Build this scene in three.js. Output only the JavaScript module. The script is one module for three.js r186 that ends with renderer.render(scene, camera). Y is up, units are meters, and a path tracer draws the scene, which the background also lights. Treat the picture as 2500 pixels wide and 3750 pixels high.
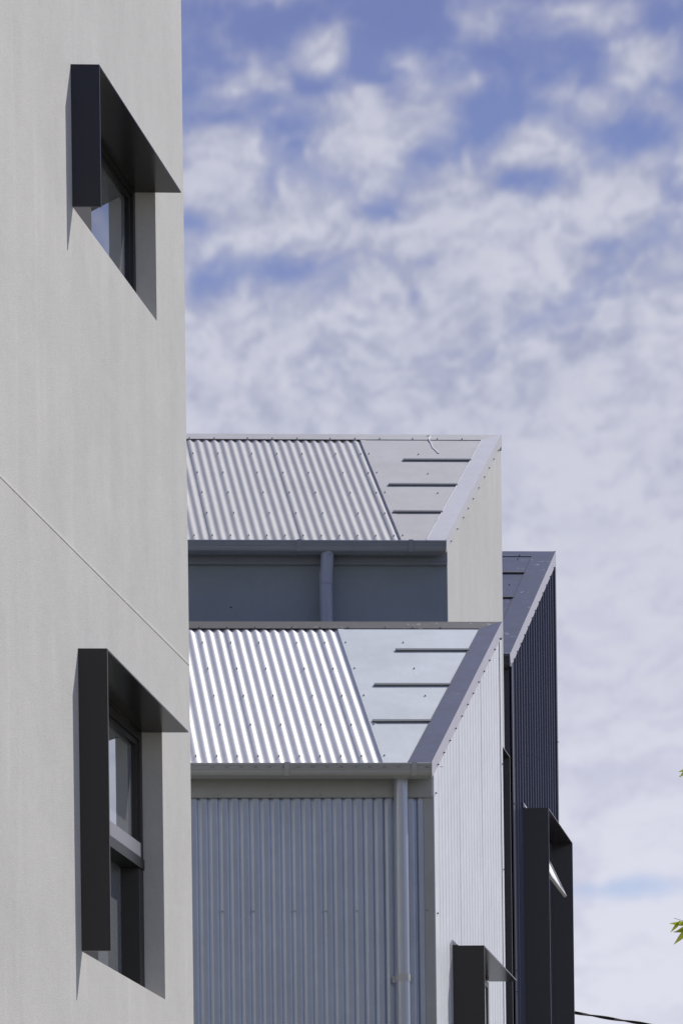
import * as THREE from 'three';
import { mergeGeometries } from 'three/addons/utils/BufferGeometryUtils.js';
import { ImprovedNoise } from 'three/addons/math/ImprovedNoise.js';

// ---------------------------------------------------------------- camera, sky, sun, exposure
const EYE = 1.6;                                   // camera height over the ground
const W = (x, y, d) => new THREE.Vector3(x, y + EYE, -d);   // x right, y above the eye, d away from the camera
const scene = new THREE.Scene();
const camera = new THREE.PerspectiveCamera(2 * Math.atan(1875 / 9000) * 180 / Math.PI, 2500 / 3750, 0.1, 3000);
camera.setViewOffset(2500, 3750, 970, -3643.5, 2500, 3750);  // a rising front lens, so that the walls stay upright
camera.position.set(0, EYE, 0);
camera.lookAt(0.0388, EYE, -1);
camera.rotateZ(-0.0125);
const renderer = new THREE.WebGLRenderer({ antialias: true });
renderer.setSize(682, 1024);
renderer.toneMapping = THREE.LinearToneMapping;
renderer.toneMappingExposure = 1.0;
renderer.shadowMap.enabled = true;

const SUN = new THREE.Vector3(0.547, 0.804, -0.235).normalize();
const sun = new THREE.DirectionalLight(0xfffaf4, 4.4);
sun.position.set(3, 5, -18).addScaledVector(SUN, 60);
sun.target.position.set(3, 5, -18);
sun.castShadow = true;
sun.shadow.mapSize.set(4096, 4096);
Object.assign(sun.shadow.camera, { left: -16, right: 16, top: 16, bottom: -16, near: 1, far: 140 });
scene.add(sun, sun.target);

function rng(seed) { let a = seed >>> 0; return () => { a = (a + 0x6d2b79f5) | 0; let t = Math.imul(a ^ (a >>> 15), 1 | a); t = (t + Math.imul(t ^ (t >>> 7), 61 | t)) ^ t; return ((t ^ (t >>> 14)) >>> 0) / 4294967296; }; }
const noise = new ImprovedNoise();
const clamp = (v, a = 0, b = 1) => Math.min(b, Math.max(a, v));
const sstep = (a, b, v) => { const t = clamp((v - a) / (b - a)); return t * t * (3 - 2 * t); };
const mix = (a, b, t) => a + (b - a) * t;
const mix3 = (a, b, t) => [mix(a[0], b[0], t), mix(a[1], b[1], t), mix(a[2], b[2], t)];
const S2L = (r, g, b) => [r, g, b].map((v) => { v /= 255; return v <= 0.04045 ? v / 12.92 : ((v + 0.055) / 1.055) ** 2.4; });

// broken altocumulus: [azimuth, elevation, half width, half height in degrees, more or less cloud]
const PUFFS = [[8.36,30.38,0.59,0.41,0.55],[8.73,30.58,0.37,0.28,0.3],[6.79,30.01,0.97,0.31,0.38],[5.66,29.83,0.60,0.25,0.2],[5.94,28.74,0.90,0.49,0.5],[5.41,28.18,0.45,0.35,0.35],[9.59,28.90,0.77,0.68,0.6],[9.16,29.60,0.44,0.22,0.35],
  [10.93,29.37,0.81,0.50,0.32],[11.74,29.64,0.36,0.17,0.25],[10.13,30.16,0.52,0.28,0.15],[11.90,30.63,0.36,0.33,0.3],[14.36,30.51,0.86,0.33,0.3],[15.57,29.72,0.71,0.44,0.55],[13.17,28.39,0.87,0.31,0.5],[14.55,28.99,0.57,0.34,0.3],[13.70,29.30,0.43,0.33,0.2],
  [7.42,27.45,1.56,0.44,0.45],[11.48,27.55,0.88,0.58,0.5],[10.15,27.06,1.47,0.29,0.2],[14.17,27.26,0.93,0.46,0.25],[15.46,27.25,0.71,0.52,0.2],[12.34,26.31,1.09,0.30,0.25],[13.43,26.39,0.43,0.41,0.2],[16.12,28.82,0.42,0.28,0.25],[15.54,27.93,0.43,0.23,0.25],
  [8.48,28.73,0.67,0.40,0.15],[5.89,25.35,2.24,0.55,0.15],[11.60,25.59,1.46,0.36,0.15],[7.44,28.96,0.60,0.43,-0.3],[7.98,29.95,0.37,0.34,-0.25],[9.72,27.56,0.52,0.26,-0.6],[10.62,28.37,0.51,0.26,-0.35],[12.09,29.05,0.65,0.45,-0.5],[12.80,27.79,0.65,0.26,-0.45],
  [15.04,28.26,0.78,0.42,-0.5],[16.17,27.28,0.35,0.34,-0.4],[5.32,27.47,0.37,0.29,-0.4],[7.55,26.55,0.60,0.21,-0.45],[5.68,26.51,0.52,0.36,-0.3],[14.37,26.54,0.43,0.15,-0.4],[10.43,25.97,0.21,0.24,-0.4],[10.74,26.55,0.29,0.11,-0.3],[12.40,30.03,0.80,0.44,-0.3],
  [6.88,31.06,1.49,0.33,-0.3],[10.36,30.86,1.03,0.33,-0.35],[9.47,30.26,0.44,0.44,-0.3],[9.90,29.44,0.29,0.34,-0.3],[16.15,30.31,0.49,0.38,-0.4],[14.49,29.72,0.50,0.39,-0.25],[14.36,25.83,0.50,0.24,-0.15],[15.06,24.74,0.57,0.30,-0.18],
  [11.58,24.43,0.66,0.37,-0.15],[13.76,24.32,1.08,0.18,-0.15],[6.62,24.09,0.45,0.25,-0.15],[9.37,24.14,0.44,0.19,-0.1],[13.05,25.23,0.87,0.24,-0.1],[6.25,29.30,0.67,0.11,-0.25],[8.99,28.13,0.44,0.17,-0.2],[15.22,13.65,1.9,0.32,-0.7]];
function makeSky() {
  const w = 4096, h = 2048, data = new Float32Array(w * h * 4);
  const BLUE_TOP = S2L(94, 111, 174), BLUE_MID = S2L(105, 129, 191), BLUE_LOW = S2L(132, 158, 210), BLUE_HAZE = S2L(182, 201, 233);
  const WHITE = S2L(206, 208, 222), GREY = S2L(168, 172, 196), LOW_WHITE = S2L(222, 223, 236), LOW_GREY = S2L(199, 201, 221);
  const fbm = (x, y, z, o, gain = 0.5) => { let s = 0, a = 0.5; for (let i = 0; i < o; i++) { s += a * noise.noise(x, y, z); a *= gain; x = x * 2.03 + 11.7; y = y * 2.03 + 5.3; z = z * 2.03 + 7.9; } return s; };
  const ground = [0.2, 0.19, 0.18];
  for (let row = 0; row < h; row++) {
    const up = ((row + 0.5) / h - 0.5) * Math.PI, y = Math.sin(up), el = up * 180 / Math.PI;
    for (let col = 0; col < w; col++) {
      const o = (row * w + col) * 4;
      data[o + 3] = 1;
      if (el <= 0) { data[o] = ground[0]; data[o + 1] = ground[1]; data[o + 2] = ground[2]; continue; }
      const round = ((col + 0.5) / w - 0.5) * 2 * Math.PI, x = Math.cos(round) * Math.cos(up), z = Math.sin(round) * Math.cos(up);
      const az = Math.atan2(x, -z) * 180 / Math.PI;
      const inside = az > 1 && az < 21 && el > 9 && el < 35;
      const oct = inside ? 6 : 4;
      const k = 17, ky = 26;
      const wx = fbm(x * 34 + 3, y * 40, z * 34, 4) * 0.8, wy = fbm(x * 34, y * 40 + 9, z * 34 + 4, 4) * 0.8;
      const f = fbm(x * k + wx, y * ky + wy, z * k + wx * 0.5, oct);
      const f2 = fbm(x * 85 + wx * 2.5, y * 150 + wy * 2.5, z * 85, inside ? 5 : 2, 0.66);
      const away = Math.hypot((Math.abs(((az - 10 + 540) % 360) - 180)) * Math.cos(up), Math.max(0, el - 25) * 0.8);   // the cloud bank thins towards the clear side of the sky
      let d = 0.42 + 0.3 * sstep(29.5, 25.5, el) + 0.44 * sstep(27, 22, el) - 0.6 * sstep(28, 68, away) + f * 0.55 + f2 * (0.14 + 0.24 * sstep(22.5, 27, el));
      if (inside) for (const p of PUFFS) {
        const ax = (az - p[0] + wx * 0.35) / p[2], ey = (el - p[1] + wy * 0.3) / p[3], q = ax * ax + ey * ey;
        if (q < 7) d += p[4] * (p[4] > 0 || p[1] < 22 ? 1.1 : 0.8) * Math.exp(-q * 0.8);
      }
      const cover = sstep(0.18, 0.9, d), dense = sstep(0.55, 1.25, d + f2 * 0.5);
      const low = sstep(24, 12, el);
      let blue = el > 26 ? mix3(BLUE_MID, BLUE_TOP, sstep(26.5, 33, el)) : mix3(BLUE_LOW, BLUE_MID, sstep(14, 27, el));
      if (el < 18) blue = mix3(BLUE_HAZE, blue, sstep(12, 18, el));
      const shade = sstep(-0.3, 0.4, fbm(x * 26 + 40 + wx, y * 75 + 3 + wy, z * 26, inside ? 5 : 3, 0.6) + 0.12);
      const cloud = mix3(mix3(GREY, WHITE, clamp(dense * 0.75 + shade * 0.3)), mix3(LOW_GREY, LOW_WHITE, clamp(shade * 0.8 + sstep(19, 10, el) * 0.5)), low);
      const a = mix(0.2 * sstep(75, 25, away), 0.97, cover);      // a thin veil hangs between the clouds
      for (let c = 0; c < 3; c++) data[o + c] = mix(blue[c], cloud[c], a);
    }
  }
  const t = new THREE.DataTexture(data, w, h, THREE.RGBAFormat, THREE.FloatType);
  t.mapping = THREE.EquirectangularReflectionMapping;
  t.magFilter = THREE.LinearFilter; t.minFilter = THREE.LinearFilter;
  t.needsUpdate = true;
  return t;
}
const skyTexture = makeSky();
scene.background = skyTexture;
scene.environment = skyTexture;

// ---------------------------------------------------------------- materials
function tex(size, metres, fn, srgb) {
  const data = new Uint8Array(size * size * 4);
  for (let j = 0; j < size; j++) for (let i = 0; i < size; i++) {
    const v = fn(i / size * metres, j / size * metres, i, j), o = (j * size + i) * 4;
    for (let c = 0; c < 3; c++) data[o + c] = Math.round(clamp(Array.isArray(v) ? v[c] : v) * 255);
    data[o + 3] = 255;
  }
  const t = new THREE.DataTexture(data, size, size, THREE.RGBAFormat);
  t.wrapS = t.wrapT = THREE.MirroredRepeatWrapping;
  t.magFilter = THREE.LinearFilter; t.minFilter = THREE.LinearMipmapLinearFilter;
  if (srgb) t.colorSpace = THREE.SRGBColorSpace;
  t.repeat.set(1 / metres, 1 / metres);
  t.needsUpdate = true;
  return t;
}
const r0 = rng(7);
const speck = new Float32Array(512 * 512).map(() => r0());
const sp = (i, j) => speck[(j & 511) * 512 + (i & 511)];
// sand-finished render: grain, trowel mottling, faint run-down streaks (a factor near 1, multiplied with the paint colour)
const renderMap = tex(1024, 4, (u, v, i, j) => {
  const grain = (sp(i, j) - 0.5) * 0.06 + (sp((i >> 1) + 99, (j >> 1) + 31) - 0.5) * 0.05;
  const mott = noise.noise(u * 0.9, v * 0.7, 3) * 0.05 + noise.noise(u * 2.6, v * 1.9, 33) * 0.035 + noise.noise(u * 8, v * 5, 9) * 0.03 + noise.noise(u * 22, v * 17, 19) * 0.025;
  const streak = noise.noise(u * 6 + noise.noise(u * 2, v * 1.5, 6) * 0.4, v * 0.45, 5) * 0.035 + Math.max(0, noise.noise(u * 13, v * 0.8, 15) - 0.25) * 0.12;
  return 0.9 + grain + mott + streak;
});
const renderBump = tex(1024, 1.5, (u, v, i, j) => 0.5 + (sp(i, j) - 0.5) * 0.5 + (sp((i >> 1) + 50, (j >> 1) + 7) - 0.5) * 0.5);
// weathered sheet: cloudy patches and dusty spots
const sheetMap = tex(1024, 3, (u, v, i, j) => {
  const n = noise.noise(u * 2.2, v * 2.2, 1) * 0.05 + noise.noise(u * 9, v * 9, 4) * 0.035 + noise.noise(u * 30, v * 12, 8) * 0.025;
  const spot = noise.noise(u * 55, v * 55, 2) > 0.62 ? -0.1 : 0;
  return 0.92 + n + spot + (sp(i, j) - 0.5) * 0.025;
});
const flatMap = tex(512, 3, (u, v, i, j) => 0.9 + noise.noise(u * 1.6, v * 2.2, 41) * 0.07 + noise.noise(u * 5, v * 7, 42) * 0.05 + noise.noise(u * 17, v * 13, 43) * 0.03 + (noise.noise(u * 31, v * 9, 44) > 0.55 ? 0.06 : 0) + (sp(i, j) - 0.5) * 0.03);
const sheetRough = tex(512, 2, (u, v) => 0.85 + noise.noise(u * 4, v * 4, 21) * 0.14 + noise.noise(u * 17, v * 17, 3) * 0.1);
// flashing with scuffs and chalky smears
function scuffed(seed, count, base, mark, spread) {
  const c = document.createElement('canvas'); c.width = c.height = 1024;
  const g = c.getContext('2d'), r = rng(seed);
  const css = (k, a = 1) => `rgba(${k.map((v) => Math.round(v)).join(',')},${a})`;
  g.fillStyle = css(base); g.fillRect(0, 0, 1024, 1024);
  for (let i = 0; i < 1400; i++) { const q = 0.85 + r() * 0.3; g.fillStyle = css(base.map((v) => v * q), 0.16); g.beginPath(); g.ellipse(r() * 1024, r() * 1024, 8 + r() * 60, 6 + r() * 30, 0, 0, 7); g.fill(); }
  for (let i = 0; i < count; i++) {
    const x = r() * 1024, y = r() * 1024, n = 2 + r() * 7, len = spread * (0.4 + r());
    for (let k = 0; k < n; k++) { g.fillStyle = css(mark, 0.12 + r() * 0.5); g.beginPath(); g.ellipse(x + (r() - 0.5) * len * 2.6, y + (r() - 0.5) * len * 0.9, 1 + r() * len * 0.35, 0.8 + r() * 2.6, (r() - 0.5) * 0.5, 0, 7); g.fill(); }
  }
  const t = new THREE.CanvasTexture(c); t.colorSpace = THREE.SRGBColorSpace; t.wrapS = t.wrapT = THREE.MirroredRepeatWrapping; t.repeat.set(1 / 2, 1 / 2);
  return t;
}
const lin = (r, g, b) => new THREE.Color().setRGB(r, g, b);
const std = (o) => new THREE.MeshPhysicalMaterial(o);
const M = {
  render: std({ color: lin(0.605, 0.603, 0.575), map: renderMap, bumpMap: renderBump, bumpScale: 0.0014, roughness: 0.95 }),
  renderPale: std({ color: lin(0.575, 0.577, 0.553), map: renderMap, bumpMap: renderBump, bumpScale: 0.0014, roughness: 0.95 }),
  slatePaint: std({ color: lin(0.21, 0.25, 0.305), map: sheetMap, roughness: 0.75 }),
  roofPale: std({ color: lin(0.54, 0.537, 0.52), map: sheetMap, roughness: 0.8, specularIntensity: 0.4 }),
  flatPale: std({ color: lin(0.485, 0.482, 0.468), map: flatMap, roughness: 0.6 }),
  roofBright: std({ color: lin(0.67, 0.68, 0.69), map: sheetMap, roughness: 0.5, metalness: 0.12 }),
  flatBright: std({ color: lin(0.6, 0.64, 0.66), map: flatMap, roughness: 0.5 }),
  paleTrim: std({ color: lin(0.56, 0.56, 0.58), map: sheetMap, roughness: 0.5 }),
  lilacTrim: std({ color: lin(0.5, 0.49, 0.56), map: sheetMap, roughness: 0.5 }),  // on the barge boards this lilac paints in sky sheen on dark metal
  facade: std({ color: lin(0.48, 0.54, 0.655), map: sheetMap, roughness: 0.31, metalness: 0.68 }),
  gutter: std({ color: lin(0.42, 0.435, 0.43), map: sheetMap, roughness: 0.35 }),
  gutterSlate: std({ color: lin(0.205, 0.23, 0.275), map: sheetMap, roughness: 0.4 }),
  pipeSlate: std({ color: lin(0.28, 0.315, 0.42), map: sheetMap, roughness: 0.4 }),
  pipe: std({ color: lin(0.53, 0.57, 0.65), map: sheetMap, roughness: 0.3, metalness: 0.5 }),
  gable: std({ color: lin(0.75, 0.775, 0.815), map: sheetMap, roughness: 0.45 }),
  capBrown: std({ map: scuffed(3, 130, [86, 86, 84], [196, 196, 194], 24), roughness: 0.5 }),
  capViolet: std({ map: scuffed(11, 26, [84, 89, 108], [170, 168, 186], 16), roughness: 0.42, metalness: 0.2 }),
  capNavy: std({ map: scuffed(5, 46, [70, 77, 98], [222, 220, 210], 22), roughness: 0.42, metalness: 0.2 }),
  navy: std({ color: lin(0.036, 0.043, 0.085), map: sheetMap, roughness: 0.4 }),
  navyFlat: std({ color: lin(0.06, 0.062, 0.1), map: sheetMap, roughness: 0.4 }),
  navyTrim: std({ color: lin(0.045, 0.045, 0.065), roughness: 0.4 }),
  hood: std({ color: lin(0.03, 0.0295, 0.031), roughness: 0.2, ior: 1.52 }),
  hoodDark: std({ color: lin(0.027, 0.027, 0.036), roughness: 0.24, ior: 1.52 }),
  black: std({ color: lin(0.02, 0.02, 0.024), roughness: 0.6 }),
  frame: std({ color: lin(0.018, 0.018, 0.02), roughness: 0.35 }),
  rail: std({ color: lin(0.3, 0.3, 0.33), roughness: 0.35, metalness: 0.3 }),
  pane: std({ color: lin(0.66, 0.7, 0.73), metalness: 0.72, transmission: 1, thickness: 0, ior: 2.33, roughness: 0.01 }),
  frosted: std({ color: lin(0.75, 0.76, 0.8), transmission: 0.4, thickness: 0, roughness: 0.7 }),
  interior: std({ color: lin(0.16, 0.16, 0.16), roughness: 0.9 }),
  screw: std({ color: lin(0.05, 0.05, 0.055), roughness: 0.45, metalness: 0.5 }),
  screwPale: std({ color: lin(0.22, 0.22, 0.225), roughness: 0.5, metalness: 0.4 }),
  strip: std({ color: lin(0.12, 0.135, 0.145), roughness: 0.55 }),  // darkened so the shade on the upstand fronts sits in the colour
  upstand: std({ color: lin(0.045, 0.047, 0.055), roughness: 0.5 }),
  sealant: std({ color: lin(0.75, 0.74, 0.72), roughness: 0.7 }),
  cable: std({ color: lin(0.012, 0.013, 0.014), roughness: 0.45 }),
  bark: std({ color: lin(0.16, 0.13, 0.1), roughness: 0.95 }),
  leaf: std({ color: lin(0.4, 0.46, 0.05), transmission: 0.5, thickness: 0, roughness: 0.9 }),
  leafPale: std({ color: lin(0.6, 0.64, 0.1), transmission: 0.55, thickness: 0, roughness: 0.9 }),
  ground: std({ color: lin(0.16, 0.15, 0.11), roughness: 0.95 }),
  pole: std({ color: lin(0.3, 0.3, 0.3), roughness: 0.6, metalness: 0.4 }),
};

// ---------------------------------------------------------------- geometry helpers
const V = (a) => (a.isVector3 ? a : W(a[0], a[1], a[2]));
// closed mesh from triangles given as a list of [a, b, c] points
function triGeo(tris) {
  const g = new THREE.BufferGeometry(), p = [];
  for (const t of tris) for (const v of t) p.push(v.x, v.y, v.z);
  g.setAttribute('position', new THREE.Float32BufferAttribute(p, 3));
  g.computeVertexNormals();
  return boxUV(g);
}
function boxUV(g) {
  const p = g.attributes.position, n = g.attributes.normal, uv = new Float32Array(p.count * 2);
  for (let i = 0; i < p.count; i++) {
    const ax = Math.abs(n.getX(i)), ay = Math.abs(n.getY(i)), az = Math.abs(n.getZ(i)), x = p.getX(i), y = p.getY(i), z = p.getZ(i);
    if (ay > 0.9) { uv[2 * i] = x; uv[2 * i + 1] = z; } else if (ax > az) { uv[2 * i] = z * 1.08; uv[2 * i + 1] = y; } else { uv[2 * i] = x; uv[2 * i + 1] = ay > 0.3 ? y * 1.5 : y; }
  }
  g.setAttribute('uv', new THREE.BufferAttribute(uv, 2));
  return g;
}
// prism between two matching loops of points (both in the same order)
function prism(A, B) {
  const n = A.length, tris = [];
  const c = new THREE.Vector3(); [...A, ...B].forEach((v) => c.add(v)); c.multiplyScalar(1 / (2 * n));
  // triangulate the loop in its own plane
  const e1 = A[1].clone().sub(A[0]).normalize(); let nn = new THREE.Vector3();
  for (let i = 0; i < n; i++) nn.add(A[i].clone().cross(A[(i + 1) % n]));
  nn.normalize(); const e2 = nn.clone().cross(e1);
  const flat = A.map((v) => new THREE.Vector2(v.clone().sub(A[0]).dot(e1), v.clone().sub(A[0]).dot(e2)));
  const faces = THREE.ShapeUtils.triangulateShape(flat, []);
  const dir = B[0].clone().sub(A[0]);
  const out = (t, want) => { const m = t[1].clone().sub(t[0]).cross(t[2].clone().sub(t[0])); tris.push(m.dot(want) < 0 ? [t[0], t[2], t[1]] : t); };
  for (const f of faces) { out(f.map((i) => A[i]), dir.clone().negate()); out(f.map((i) => B[i]), dir); }
  const area = THREE.ShapeUtils.area(flat), ccw = area > 0;
  for (let i = 0; i < n; i++) {
    const j = (i + 1) % n, edge = A[j].clone().sub(A[i]), want = edge.cross(nn).multiplyScalar(ccw ? 1 : -1);
    out([A[i], A[j], B[j]], want); out([A[i], B[j], B[i]], want);
  }
  return triGeo(tris);
}
const box = (x0, x1, y0, y1, d0, d1) => prism([W(x0, y0, d0), W(x1, y0, d0), W(x1, y1, d0), W(x0, y1, d0)], [W(x0, y0, d1), W(x1, y0, d1), W(x1, y1, d1), W(x0, y1, d1)]);
// box laid along a gable wall b: d along the wall (as depth), y up, e out from the wall
const gp = (b, d, y, e) => W(b.x0 + b.G * d + e, y, d);
function gbox(b, d0, d1, y0, y1, e0, e1, slope = 0) {
  const s = (d) => slope * (d - d0);
  return prism([gp(b, d0, y0, e0), gp(b, d1, y0 + s(d1), e0), gp(b, d1, y1 + s(d1), e0), gp(b, d0, y1, e0)], [gp(b, d0, y0, e1), gp(b, d1, y0 + s(d1), e1), gp(b, d1, y1 + s(d1), e1), gp(b, d0, y1, e1)]);
}
// plates on the roof plane
const roofY = (b, d) => b.Ye + b.m * (d - b.Ze);
function rp(b, x, d, n) { const k = Math.hypot(1, b.m); return W(x, roofY(b, d) + n / k, d - n * b.m / k); }
const plate = (b, poly, n0, n1) => prism(poly.map(([x, d]) => rp(b, x, d, n0)), poly.map(([x, d]) => rp(b, x, d, n1)));
// corrugated sheet: P(u, v, h) gives a point; u runs across the ribs, v in [0, 1] along them
let sheetSeed = 0;
function sheet(P, u0, u1, profile, per, thick, buckle = 0.0009) {
  const n = Math.max(2, Math.round((u1 - u0) * per)), m = 9, pos = [], idx = [], uv = [], seed = (sheetSeed += 7.3);
  const at = (u, v, off) => P(u, v, profile(u) + off + buckle * (noise.noise(u * 2.1, v * 4.5, seed) + 0.5 * noise.noise(u * 6, v * 11, seed + 3)));
  const L = at(u0, 0, 0).distanceTo(at(u0, 1, 0));
  for (const off of [0, -thick]) for (let i = 0; i <= n; i++) for (let k = 0; k <= m; k++) {
    const u = u0 + (u1 - u0) * i / n, a = at(u, k / m, off);
    pos.push(a.x, a.y, a.z); uv.push(u, L * k / m);
  }
  const r = m + 1, st = (n + 1) * r;
  for (let i = 0; i < n; i++) for (let k = 0; k < m; k++) {
    const a = i * r + k, c = st + a;
    idx.push(a, a + r, a + 1, a + 1, a + r, a + r + 1, c, c + 1, c + r, c + 1, c + r + 1, c + r);
  }
  const g = new THREE.BufferGeometry();
  g.setAttribute('position', new THREE.Float32BufferAttribute(pos, 3));
  g.setAttribute('uv', new THREE.Float32BufferAttribute(uv, 2));
  g.setIndex(idx); g.computeVertexNormals();
  const g1 = g.toNonIndexed(), tris = [], q = (a, b, c, d) => { tris.push([a, b, c], [a, c, d]); };
  for (let i = 0; i < n; i++) {
    const ua = u0 + (u1 - u0) * i / n, ub = u0 + (u1 - u0) * (i + 1) / n;
    q(at(ua, 0, 0), at(ua, 0, -thick), at(ub, 0, -thick), at(ub, 0, 0)); q(at(ua, 1, 0), at(ub, 1, 0), at(ub, 1, -thick), at(ua, 1, -thick));
  }
  for (let k = 0; k < m; k++) { const v = k / m, w = (k + 1) / m; q(at(u0, v, 0), at(u0, w, 0), at(u0, w, -thick), at(u0, v, -thick)); q(at(u1, v, 0), at(u1, v, -thick), at(u1, w, -thick), at(u1, w, 0)); }
  return mergeGeometries([g1, triGeo(tris)]);
}
const wave = (pitch, depth, phase) => (u) => -depth / 2 + depth / 2 * Math.cos((u - phase) / pitch * 2 * Math.PI);
// ribbed wall sheet: a slightly dished crest of width c, sloped sides, flat valley (fractions of the pitch)
function rib(pitch, depth, phase, c, s, dish = 0) {
  return (u) => {
    let t = ((u - phase) / pitch) % 1; if (t < 0) t += 1; if (t > 0.5) t = 1 - t;      // 0 at the crest's middle
    if (t < c / 2) { const q = t / (c / 2); return -dish * (1 - q * q * q); }
    return -depth * sstep(c / 2, c / 2 + s, t);
  };
}
// straight-sided ribs with eased bends: crest c, each side s, the rest valley (fractions of the pitch)
function trapezoid(pitch, depth, phase, c, s) {
  const raw = (t) => { t -= Math.floor(t); if (t > 0.5) t = 1 - t; return -depth * clamp((t - c / 2) / s); };
  return (u) => { const t = (u - phase) / pitch; let h = 0; for (let k = -3; k <= 3; k++) h += raw(t + k * 0.013); return h / 7; };
}
function extrudeX(pts, x0, x1) { return prism(pts.map(([d, y]) => W(x0, y, d)), pts.map(([d, y]) => W(x1, y, d))); }
function tube(points, r, seg = 40, rad = 20) { const g = new THREE.TubeGeometry(new THREE.CatmullRomCurve3(points, false, 'catmullrom', 0.2), seg, r, rad, false); return g; }

// ---------------------------------------------------------------- things and parts
const taken = {};
const numbered = (n) => { const k = taken[n] = (taken[n] ?? -1) + 1; return k ? `${n}_${String(k).padStart(3, '0')}` : n; };
function thing(name, label, category, base) {
  const o = new THREE.Group(); o.name = numbered(name); o.position.copy(base); o.userData = { label, category, }; scene.add(o); return o;
}
function part(parent, name, geometry, material, label) {
  let root = parent; const off = new THREE.Vector3();
  while (root && root !== scene) { off.add(root.position); root = root.parent; }
  const m = new THREE.Mesh(geometry.translate(-off.x, -off.y, -off.z), material);
  m.name = name; m.castShadow = m.receiveShadow = true; if (label) m.userData.label = label;
  parent.add(m); return m;
}
// self-drilling screw: washer and hex head, axis +y
const screwGeo = mergeGeometries([new THREE.CylinderGeometry(0.0066, 0.0074, 0.0025, 12).translate(0, 0.0015, 0), new THREE.CylinderGeometry(0.0046, 0.0049, 0.007, 6).translate(0, 0.007, 0)]);
function screw(parent, at, dir, mat = M.screw) {
  const m = new THREE.Mesh(screwGeo, mat); m.name = 'screw'; m.castShadow = m.receiveShadow = true;
  m.quaternion.setFromUnitVectors(new THREE.Vector3(0, 1, 0), dir.clone().normalize());
  m.position.copy(at).sub(parent.position); parent.add(m); return m;
}
const roofN = (b) => new THREE.Vector3(0, 1, b.m).normalize();
const gableN = (b) => new THREE.Vector3(1, 0, b.G).normalize();
const FRONT = new THREE.Vector3(0, 0, 1);

// ---------------------------------------------------------------- the ground
{
  const g = new THREE.PlaneGeometry(1600, 1600, 1, 1).rotateX(-Math.PI / 2);
  const m = new THREE.Mesh(boxUV(g), M.ground); m.name = 'ground'; m.userData.kind = 'structure'; m.receiveShadow = true;
  const t = renderMap.clone(); t.repeat.set(1 / 6, 1 / 6); t.needsUpdate = true; M.ground.map = t;
  scene.add(m);
}
const BOT = -EYE;                                  // ground, measured from the eye

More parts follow.
